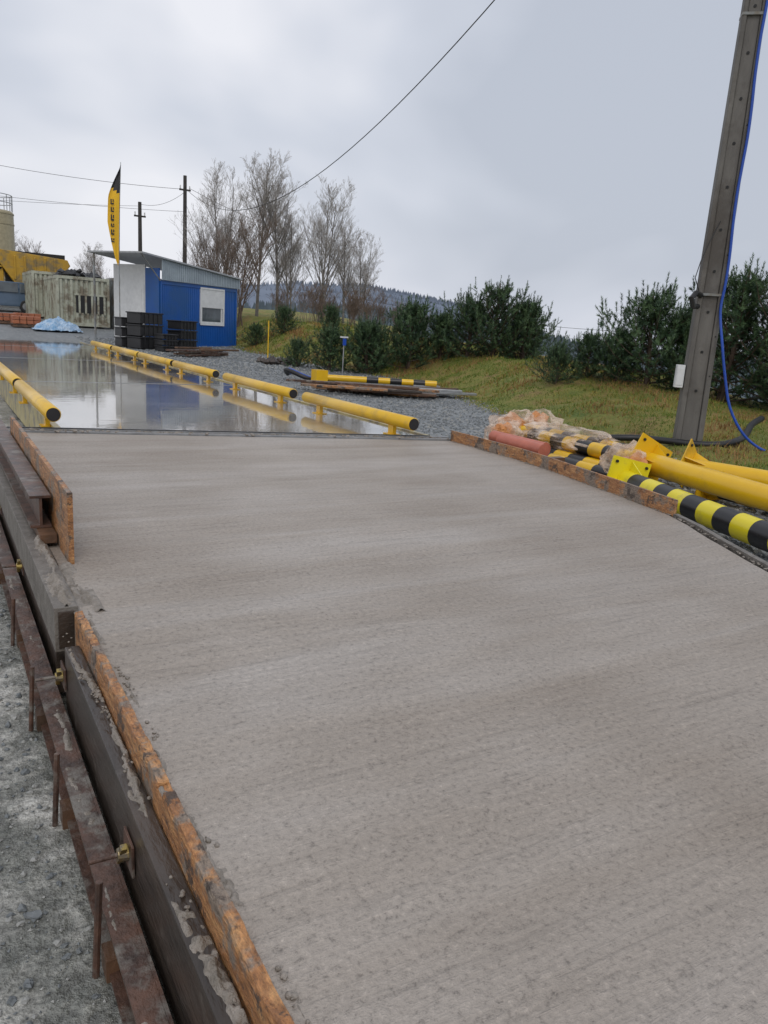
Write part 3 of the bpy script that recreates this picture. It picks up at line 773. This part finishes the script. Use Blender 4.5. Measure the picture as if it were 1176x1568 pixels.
plankpile('timber_plank_pile',7.3,23.6,14,2.0,.18,.05,.55,.5,[M_plank,M_rust,M_plydark],5)
plankpile('timber_plank_pile',7.6,13.9,14,2.4,.17,.045,-.65,.5,[M_plank,M_plydark,M_plank,M_ply,M_rust],6,.25)
plankpile('timber_plank_pile',8.9,13.9,10,1.8,.16,.045,-.35,.5,[M_plank,M_plydark,M_galv],8,.25)
plankpile('timber_plank_pile',9.6,14.6,5,1.0,.3,.06,-.3,.25,[M_galv,M_plank],9)
mb=MB(); a=Vector((7.55,15.8,.33));b=Vector((9.9,14.6,.33)); d=(b-a)
for i in range(10):
    p=a+d*i/10;q=a+d*(i+1)/10
    mb.tube([p,q],.07,14,0 if i<4 or i%2==1 else 1)
mb.box(-.14,.14,-.14,.14,-.16,.16,2,Matrix.Translation(a))
mb.obj('striped_barrier_beam',[M_yel,M_blk,M_yel],smooth='auto')
mb=MB(); P=[Vector((7.3,17.0,.3)),Vector((7.1,16.6,.42)),Vector((7.5,16.2,.25)),Vector((8.1,16.6,.22)),Vector((8.9,16.9,.2))]
mb.tube(smooth(P,6),.05,8,0); mb.tube([p+Vector((.15,.2,0)) for p in smooth(P,6)],.035,8,1); mb.obj('coiled_hose',[M_blkpl,M_cable],smooth=True)
mb=MB(); random.seed(3)
for k in range(60): mb.lump((8.9+random.uniform(-.5,.5),21.6+random.uniform(-.5,.5),tz(8.9,21.6)+random.uniform(0,.15)),random.uniform(.05,.16),0)
mb.obj('dark_rubble_pile',[M_plydark])
mb=MB()
mb.tube([(9.3,23.3,tz(9.3,23.3)-.1),(9.3,23.3,1.5)],.018,8,0);mb.obj('yellow_marker_post',[M_yel])
mb=MB(); lx,ly=9.2,17.9; z=tz(lx,ly)
mb.tube([(lx,ly,z-.1),(lx,ly,z+1.0)],.014,6,0); mb.box(lx-.09,lx+.09,ly-.05,ly+.05,z+.985,z+1.02,1); mb.box(lx-.045,lx+.045,ly-.04,ly-.02,z+.80,z+.97,2)
mb.box(lx-.05,lx+.05,ly-.05,ly+.05,z-.02,z+.05,0)
mb.obj('small_post_sign',[M_galv,M_white,M_cable])

# ------------------------------------------------------------------ bollards pile right
def bollard(base,direction,L,r,roll,striped,paint,name='bollard',plate=.36):
    d=Vector(direction).normalized(); u=d.cross(Vector((0,0,1))).normalized(); w=u.cross(d)
    c,s_=math.cos(roll),math.sin(roll); u2=u*c+w*s_; w2=-u*s_+w*c
    b=Vector(base); M=Matrix(((u2.x,w2.x,d.x,b.x),(u2.y,w2.y,d.y,b.y),(u2.z,w2.z,d.z,b.z),(0,0,0,1)))
    mb=MB(); p=plate/2
    mb.box(-p,p,-p,p,-.012,0,0,M)
    for a in range(4):
        R=M@Matrix.Rotation(a*math.pi/2,4,'Z')
        vs=[(r*.95,-.005,.001),(p*.92,-.005,.001),(r*.95,-.005,.20),(r*.95,.005,.001),(p*.92,.005,.001),(r*.95,.005,.20)]
        mb.add([R@Vector(q) for q in vs],[(0,1,2),(5,4,3),(0,3,4,1),(1,4,5,2),(2,5,3,0)],0)
    for sx in (-1,1):
        for sy in (-1,1): mb.tube([M@Vector((sx*p*.78,sy*p*.78,-.014)),M@Vector((sx*p*.78,sy*p*.78,.014))],.014,8,1)
    segs=[(0,L*.999,0)]
    if striped:
        segs=[]; st=striped; segs.append((0.001,st*.8,0)); z=st*.8; k=0
        while z<L-.01: segs.append((z,min(L,z+st),1 if k%2==0 else 0)); z+=st;k+=1
    for z0,z1,m in segs: mb.tube([M@Vector((0,0,z0)),M@Vector((0,0,z1))],r,28,m)
    mb.tube([M@Vector((0,0,L)),M@Vector((0,0,L+.02))],[r,r*.85],28,0)
    return mb.obj(name,[paint,M_blk],smooth='auto')
bollard((5.95,5.05,.36),(-.14,-1,-.02),1.9,.105,.45,None,M_yel,plate=.44)
bollard((5.32,4.72,.27),(-.27,-1,-.015),1.9,.098,.2,.19,M_yel2,plate=.40)
bollard((6.5,5.0,.30),(.3,-1,-.0),1.5,.10,.7,None,M_yel,plate=.42)
bollard((6.25,4.55,.22),(-.1,-1,0),1.6,.09,.1,.2,M_yel,plate=.3)
for (x,y,z,dx,L) in ((5.72,7.0,.20,.05,2.0),(5.98,7.2,.21,.02,2.1),(6.24,7.35,.21,.03,2.1),(6.5,7.5,.2,.04,2.1),(6.1,7.1,.36,.0,1.9),(6.36,7.25,.36,.04,1.9)):
    mb=MB(); d=Vector((dx-.07,-1,0)).normalized(); n=9
    for i in range(n):
        a=Vector((x,y,z))+d*(L*i/n); b=Vector((x,y,z))+d*(L*(i+1)/n); mb.tube([a,b],.08,18,1 if i%2 else 0)
    e=Vector((x,y,z))+d*(L+.01); mb.tube([e,e+d*.015],.12,4,2); mb.tube([Vector((x,y,z))-d*.015,Vector((x,y,z))],.12,4,2)
    mb.obj('striped_pipe',[M_yel,M_blk,M_kraft],smooth='auto')
mb=MB(); mb.tube([(5.02,6.15,.425),(5.02,5.5,.42)],.07,16,0); mb.tube([(5.24,6.55,.40),(5.22,5.7,.40)],.07,16,0)
mb.box(4.9,5.4,5.6,5.68,.1,.33,1); mb.box(4.9,5.4,6.0,6.08,.1,.33,1)
mb.obj('red_pipe',[mat('salmon_red_paint',(.55,.16,.10),rough=.45),M_plank],smooth='auto')
def wrap(cx,cy,cz,sx,sy,sz,seed,mt=M_wrap,nm='plastic_wrap'):
    me=bpy.data.meshes.new(nm)
    bm=bmesh.new(); bmesh.ops.create_icosphere(bm,subdivisions=4,radius=1)
    for v in bm.verts:
        p=v.co.copy(); n=noise.noise(p*1.6+Vector((seed,0,0)))*.4+abs(noise.noise(p*3.2+Vector((seed,3,0))))*.3
        v.co=Vector((p.x*sx,p.y*sy,p.z*sz))*(1+n)
    bm.to_mesh(me); bm.free(); me.materials.append(mt)
    ob=bpy.data.objects.new(nm,me); COL.objects.link(ob); ob.location=(cx,cy,cz)
for i,a in enumerate([(6.15,7.3,.34,.30,.24,.24),(6.65,7.4,.34,.24,.26,.22),(5.75,5.15,.33,.22,.2,.18),(6.2,5.35,.33,.26,.22,.18),(6.2,6.4,.40,.32,.65,.12),(5.7,6.95,.32,.22,.18,.18)]): wrap(*a,i*3.3)
for i,a in enumerate([(6.1,7.3,.42,.16,.13,.12),(6.6,7.4,.42,.14,.12,.13),(5.72,5.0,.34,.12,.12,.11),(6.12,5.2,.38,.14,.11,.11),(5.66,6.9,.38,.12,.11,.1)]): wrap(*a,i*5.1+1,M_kraft,'kraft_paper_wrap')

# ------------------------------------------------------------------ yard
def container(x0,x1,y0,y1,h,m,name,shade_panel=False):
    z=tz((x0+x1)/2,(y0+y1)/2)-.02; mb=MB()
    for (xa,xb,ya,yb) in ((x0,x0+.1,y0,y0+.1),(x1-.1,x1,y0,y0+.1),(x0,x0+.1,y1-.1,y1),(x1-.1,x1,y1-.1,y1)): mb.box(xa,xb,ya,yb,z,z+h,0)
    mb.box(x0+.1,x1-.1,y0,y0+.09,z+h-.12,z+h,0); mb.box(x0+.1,x1-.1,y0,y0+.09,z,z+.14,0)
    mb.box(x0,x0+.09,y0+.1,y1-.1,z+h-.12,z+h,0); mb.box(x0,x0+.09,y0+.1,y1-.1,z,z+.14,0)
    mb.box(x0+.04,x1-.04,y0+.1,y1-.1,z+.1,z+h-.03,0)
    n=max(2,int((x1-x0)/.22))
    for i in range(n):
        xa=x0+.13+i*(x1-x0-.26)/n
        mb.box(xa,xa+.10,y0+.03,y0+.098,z+.141,z+h-.121,0)
    n=int((y1-y0)/.25)
    for i in range(n):
        ya=y0+.13+i*(y1-y0-.26)/n; mb.box(x0+.01,x0+.039,ya,ya+.12,z+.141,z+h-.121,0)
    if shade_panel:
        mb.box(x0+.75,x1-.15,y0+.012,y0+.028,z+.55,z+1.25,1)  # flat dark sheet painting the shade inside the opening
        for i in range(5): mb.box(x0+.85+i*.25,x0+.93+i*.25,y0-.0,y0+.011,z+.5,z+1.3,0)
        mb.box(x0+.7,x1-.1,y0-.01,y0+.011,z+1.25,z+1.33,0)
    mb.obj(name,[m,M_dark])
container(4.75,6.85,35.3,39.5,2.0,M_cream,'steel_container',True)
container(4.35,6.2,40.0,44,2.05,M_cream,'steel_container')
container(7.05,7.5,35.2,37,2.15,M_gate,'steel_gate_panel')
mb=MB(); random.seed(9)
for k in range(90): mb.lump((random.uniform(5.0,6.5),random.uniform(35.6,37),2.72+random.uniform(0,.22)*(1 if k%3 else 1.6)),random.uniform(.08,.25),0,.6)
mb.obj('scrap_heap',[M_blkpl])
for (x,y) in ((2.7,35.5),(3.7,36.3),(1.6,36.8),(3.4,33.9)):
    z=tz(x,y); mb=MB()
    for i in range(3): mb.box(x-.5,x+.5,y-.5+i*.42,y-.4+i*.42,z,z+.1,1)
    for i in range(6): mb.box(x-.52+i*.18,x-.38+i*.18,y-.52,y+.52,z+.101,z+.125,1)
    for j in range(2):
        for i in range(4): mb.box(x-.49+i*.25,x-.26+i*.25,y-.48,y+.48,z+.13+j*.15,z+.265+j*.15,0)
    mb.obj('brick_pallet',[M_orange,M_plank],bevel=.01)
me=bpy.data.meshes.new('tarpaulin'); bm=bmesh.new(); bmesh.ops.create_grid(bm,x_segments=40,y_segments=30,size=1)
for v in bm.verts:
    x,y=v.co.x,v.co.y; r=max(0,1-(x*x+y*y)**.5); v.co=Vector((x*.85,y*.7,.45*r**.6+.16*noise.noise(Vector((x*4,y*4,0)))*(r+.3)+.06*noise.noise(Vector((x*11,y*11,0)))))
bm.to_mesh(me);bm.free();me.materials.append(M_tarp);ob=bpy.data.objects.new('tarpaulin',me);COL.objects.link(ob);ob.location=(4.35,32.5,tz(4.35,32.5)+.05)
mb=MB(); sx_,sy_=3.75,55; z=tz(sx_,sy_)
mb.tube([(sx_,sy_,z),(sx_,sy_,6.9),(sx_,sy_,7.0)],[1.35,1.35,1.25],28,0)
for zz in (3,4.6,6.2,6.8): mb.tube([(sx_,sy_,zz),(sx_,sy_,zz+.07)],1.38,28,0)
for i in range(16):
    a=i*6.283/16; mb.tube([(sx_+1.3*math.cos(a),sy_+1.3*math.sin(a),7.0),(sx_+1.3*math.cos(a),sy_+1.3*math.sin(a),7.9)],.025,5,1)
for zz in (7.45,7.9):
    mb.tube([(sx_+1.3*math.cos(i*6.283/24),sy_+1.3*math.sin(i*6.283/24),zz) for i in range(25)],.025,5,1,cap=False)
mb.obj('silo',[mat('beige_silo_paint',(.42,.37,.24),rough=.5),M_galv],smooth='auto')
dt=empty('dump_truck'); tx,ty=1.2,47.5; z=tz(4,ty)
mb=MB()
mb.box(tx-1.5,tx+4.9,ty+.6,ty+2.2,z+.9,z+1.3,0)
mb.box(tx-1.6,tx+1.1,ty+.2,ty+2.6,z+1.3,z+2.1,0)
mb.box(tx+1.15,tx+2.6,ty+.1,ty+1.8,z+1.3,z+2.75,0)
mb.box(tx-1.6,tx+2.7,ty-.05,ty+.15,z+2.1,z+2.18,0)
prof=[(tx+2.0,z+2.9),(tx+1.5,z+3.1),(tx+5.8,z+2.75),(tx+5.95,z+2.45),(tx+5.2,z+1.5),(tx+3.1,z+1.35)]
vs=[(p[0],ty-.1,p[1]) for p in prof]+[(p[0],ty+2.9,p[1]) for p in prof]; n=len(prof)
mb.add(vs,[tuple(range(n)),tuple(range(n,2*n))[::-1]]+[(i,i+n,(i+1)%n+n,(i+1)%n) for i in range(n)],0)
for i in range(5): mb.box(tx+3.1+i*.5,tx+3.2+i*.5,ty-.16,ty-.101,z+1.5,z+2.75,0)
mb.obj('body',[M_truck],dt,bevel=.03)
mb=MB(); mb.box(tx+1.25,tx+2.5,ty+.08,ty+.099,z+2.0,z+2.6,0); mb.box(tx+3.0,tx+5.7,ty+.1,ty+2.6,z+2.7,z+3.0,0); mb.box(tx-1.3,tx+.9,ty+.18,ty+.199,z+1.45,z+1.95,0); mb.box(tx+2.7,tx+3.3,ty+.3,ty+.5,z+1.3,z+2.4,0); mb.obj('windows_and_load',[M_dark],dt)
mb=MB()
for wx in (tx-.6,tx+4.0):
    mb.tube([(wx,ty-.1,z+.85),(wx,ty+.0,z+.85),(wx,ty+.5,z+.85),(wx,ty+.6,z+.85)],[.7,.86,.86,.7],28,0); mb.tube([(wx,ty-.13,z+.85),(wx,ty-.05,z+.85)],[.38,.42],20,1)
mb.obj('wheels',[M_rubber,M_truck],dt,smooth='auto')
mb=MB()
for i in range(8): mb.tube([(tx-1.5+i*.55,ty-.02,z+2.18),(tx-1.5+i*.55,ty-.02,z+2.9)],.025,5,0)
mb.tube([(tx-1.5,ty-.02,z+2.9),(tx+2.4,ty-.02,z+2.9)],.025,5,0);mb.tube([(tx-1.5,ty-.02,z+2.55),(tx+2.4,ty-.02,z+2.55)],.02,5,0)
mb.obj('handrail',[M_truck],dt)
car=empty('parked_car'); cx0=.95;cy0=43.2; z=tz(3,cy0)+.02
prof=[(0,.35),(.02,.62),(.3,.80),(1.05,.92),(1.65,1.38),(2.1,1.47),(3.3,1.46),(3.9,1.30),(4.25,.95),(4.3,.45),(4.2,.3),(.1,.3)]
mb=MB(); n=len(prof)
vs=[(cx0+p[0],cy0+(.12 if p[1]>.95 else 0),z+p[1]) for p in prof]+[(cx0+p[0],cy0+1.75-(.12 if p[1]>.95 else 0),z+p[1]) for p in prof]
mb.add(vs,[tuple(range(n)),tuple(range(n,2*n))[::-1]]+[(i,i+n,(i+1)%n+n,(i+1)%n) for i in range(n)],0)
mb.obj('body',[M_car],car,bevel=.03)
mb=MB()
def side(pts,m):
    vs=[(cx0+p[0],cy0+.0+.12*((p[1]-.9)/.5)-.025,z+p[1]) for p in pts]; mb.add(vs,[tuple(range(len(pts)))],m)
side([(1.25,.97),(1.72,1.36),(2.2,1.42),(2.2,.97)],0);side([(2.28,.97),(2.28,1.42),(3.1,1.41),(3.1,.97)],0);side([(3.18,.97),(3.18,1.40),(3.65,1.33),(3.95,.99)],0)
mb.obj('windows',[M_glass],car)
mb=MB()
for wx in (.85,3.45):
    mb.tube([(cx0+wx,cy0-.02,z+.31),(cx0+wx,cy0+.02,z+.31),(cx0+wx,cy0+.2,z+.31)],[.27,.31,.31],22,0); mb.tube([(cx0+wx,cy0-.04,z+.31),(cx0+wx,cy0-.01,z+.31)],[.17,.19],16,1)
mb.obj('wheels',[M_rubber,M_galv],car,smooth='auto')
mb=MB(); mb.box(cx0+4.2,cx0+4.32,cy0+.05,cy0+.3,z+.7,z+.85,0); mb.obj('tail_light',[mat('red_lens',(.45,.02,.02),rough=.2)],car)

# ------------------------------------------------------------------ world, sun, camera
w=bpy.data.worlds.new('World'); sc.world=w; w.use_nodes=True; nt=w.node_tree
bg=nt.nodes['Background']
sky=N(nt,'ShaderNodeTexSky',sky_type='NISHITA'); sky.sun_disc=False; sky.sun_elevation=rad(48); sky.sun_rotation=rad(200)
sky.air_density=1.5; sky.dust_density=4
tc=N(nt,'ShaderNodeTexCoord'); mp=N(nt,'ShaderNodeMapping'); nt.links.new(tc.outputs['Generated'],mp.inputs[0]); mp.inputs['Scale'].default_value=(1,1,1.8); mp.inputs['Location'].default_value=(1.3,.1,.4)
n1=N(nt,'ShaderNodeTexNoise'); nt.links.new(mp.outputs[0],n1.inputs['Vector']); n1.inputs['Scale'].default_value=2.2;n1.inputs['Detail'].default_value=3.5;n1.inputs['Roughness'].default_value=.5; n1.inputs['Distortion'].default_value=.25
sx=N(nt,'ShaderNodeSeparateXYZ'); nt.links.new(tc.outputs['Generated'],sx.inputs[0])
hz=math_n(nt,'MAXIMUM',math_n(nt,'SUBTRACT',.16,math_n(nt,'MULTIPLY',math_n(nt,'ABSOLUTE',sx.outputs[2],0),.8)),0)
nf=math_n(nt,'ADD',math_n(nt,'SUBTRACT',n1.outputs[0],math_n(nt,'MULTIPLY',sx.outputs[0],.14)),.05)
nf=math_n(nt,'ADD',nf,math_n(nt,'MULTIPLY',hz,.5))
cr=ramp(nt,nf,[(.34,(.52,.56,.645)),(.50,(.645,.68,.765)),(.66,(.86,.87,.925))])
sc_=N(nt,'ShaderNodeVectorMath',operation='SCALE'); nt.links.new(cr.outputs[0],sc_.inputs[0]); sc_.inputs['Scale'].default_value=10.2
mx=mixc(nt,.94,sky.outputs[0],sc_.outputs[0]); nt.links.new(mx,bg.inputs[0]); bg.inputs[1].default_value=.1
ld=bpy.data.lights.new('sun','SUN'); ld.energy=.7; ld.angle=rad(20); ld.color=(1,.96,.91)
lo=bpy.data.objects.new('sun',ld); COL.objects.link(lo)
az=rad(200); el=rad(48); sd=Vector((math.sin(az)*math.cos(el),math.cos(az)*math.cos(el),math.sin(el))) 
lo.rotation_euler=sd.to_track_quat('Z','Y').to_euler()
th=rad(13.3);ro=rad(3.7);ps=rad(30.9)
F=Vector((math.sin(ps)*math.cos(th),math.cos(ps)*math.cos(th),-math.sin(th)))
R0=Vector((math.cos(ps),-math.sin(ps),0));U0=R0.cross(F)
R=R0*math.cos(ro)+U0*math.sin(ro);U=-R0*math.sin(ro)+U0*math.cos(ro)
cd=bpy.data.cameras.new('camera'); cd.lens=27.05; cd.sensor_width=36; cd.clip_end=8000; cd.clip_start=.05
co=bpy.data.objects.new('camera',cd); COL.objects.link(co)
co.matrix_world=Matrix(((R.x,U.x,-F.x,0),(R.y,U.y,-F.y,0),(R.z,U.z,-F.z,1.45),(0,0,0,1)))
sc.camera=co
sc.view_settings.view_transform='Standard'; sc.view_settings.look='None'; sc.view_settings.exposure=0
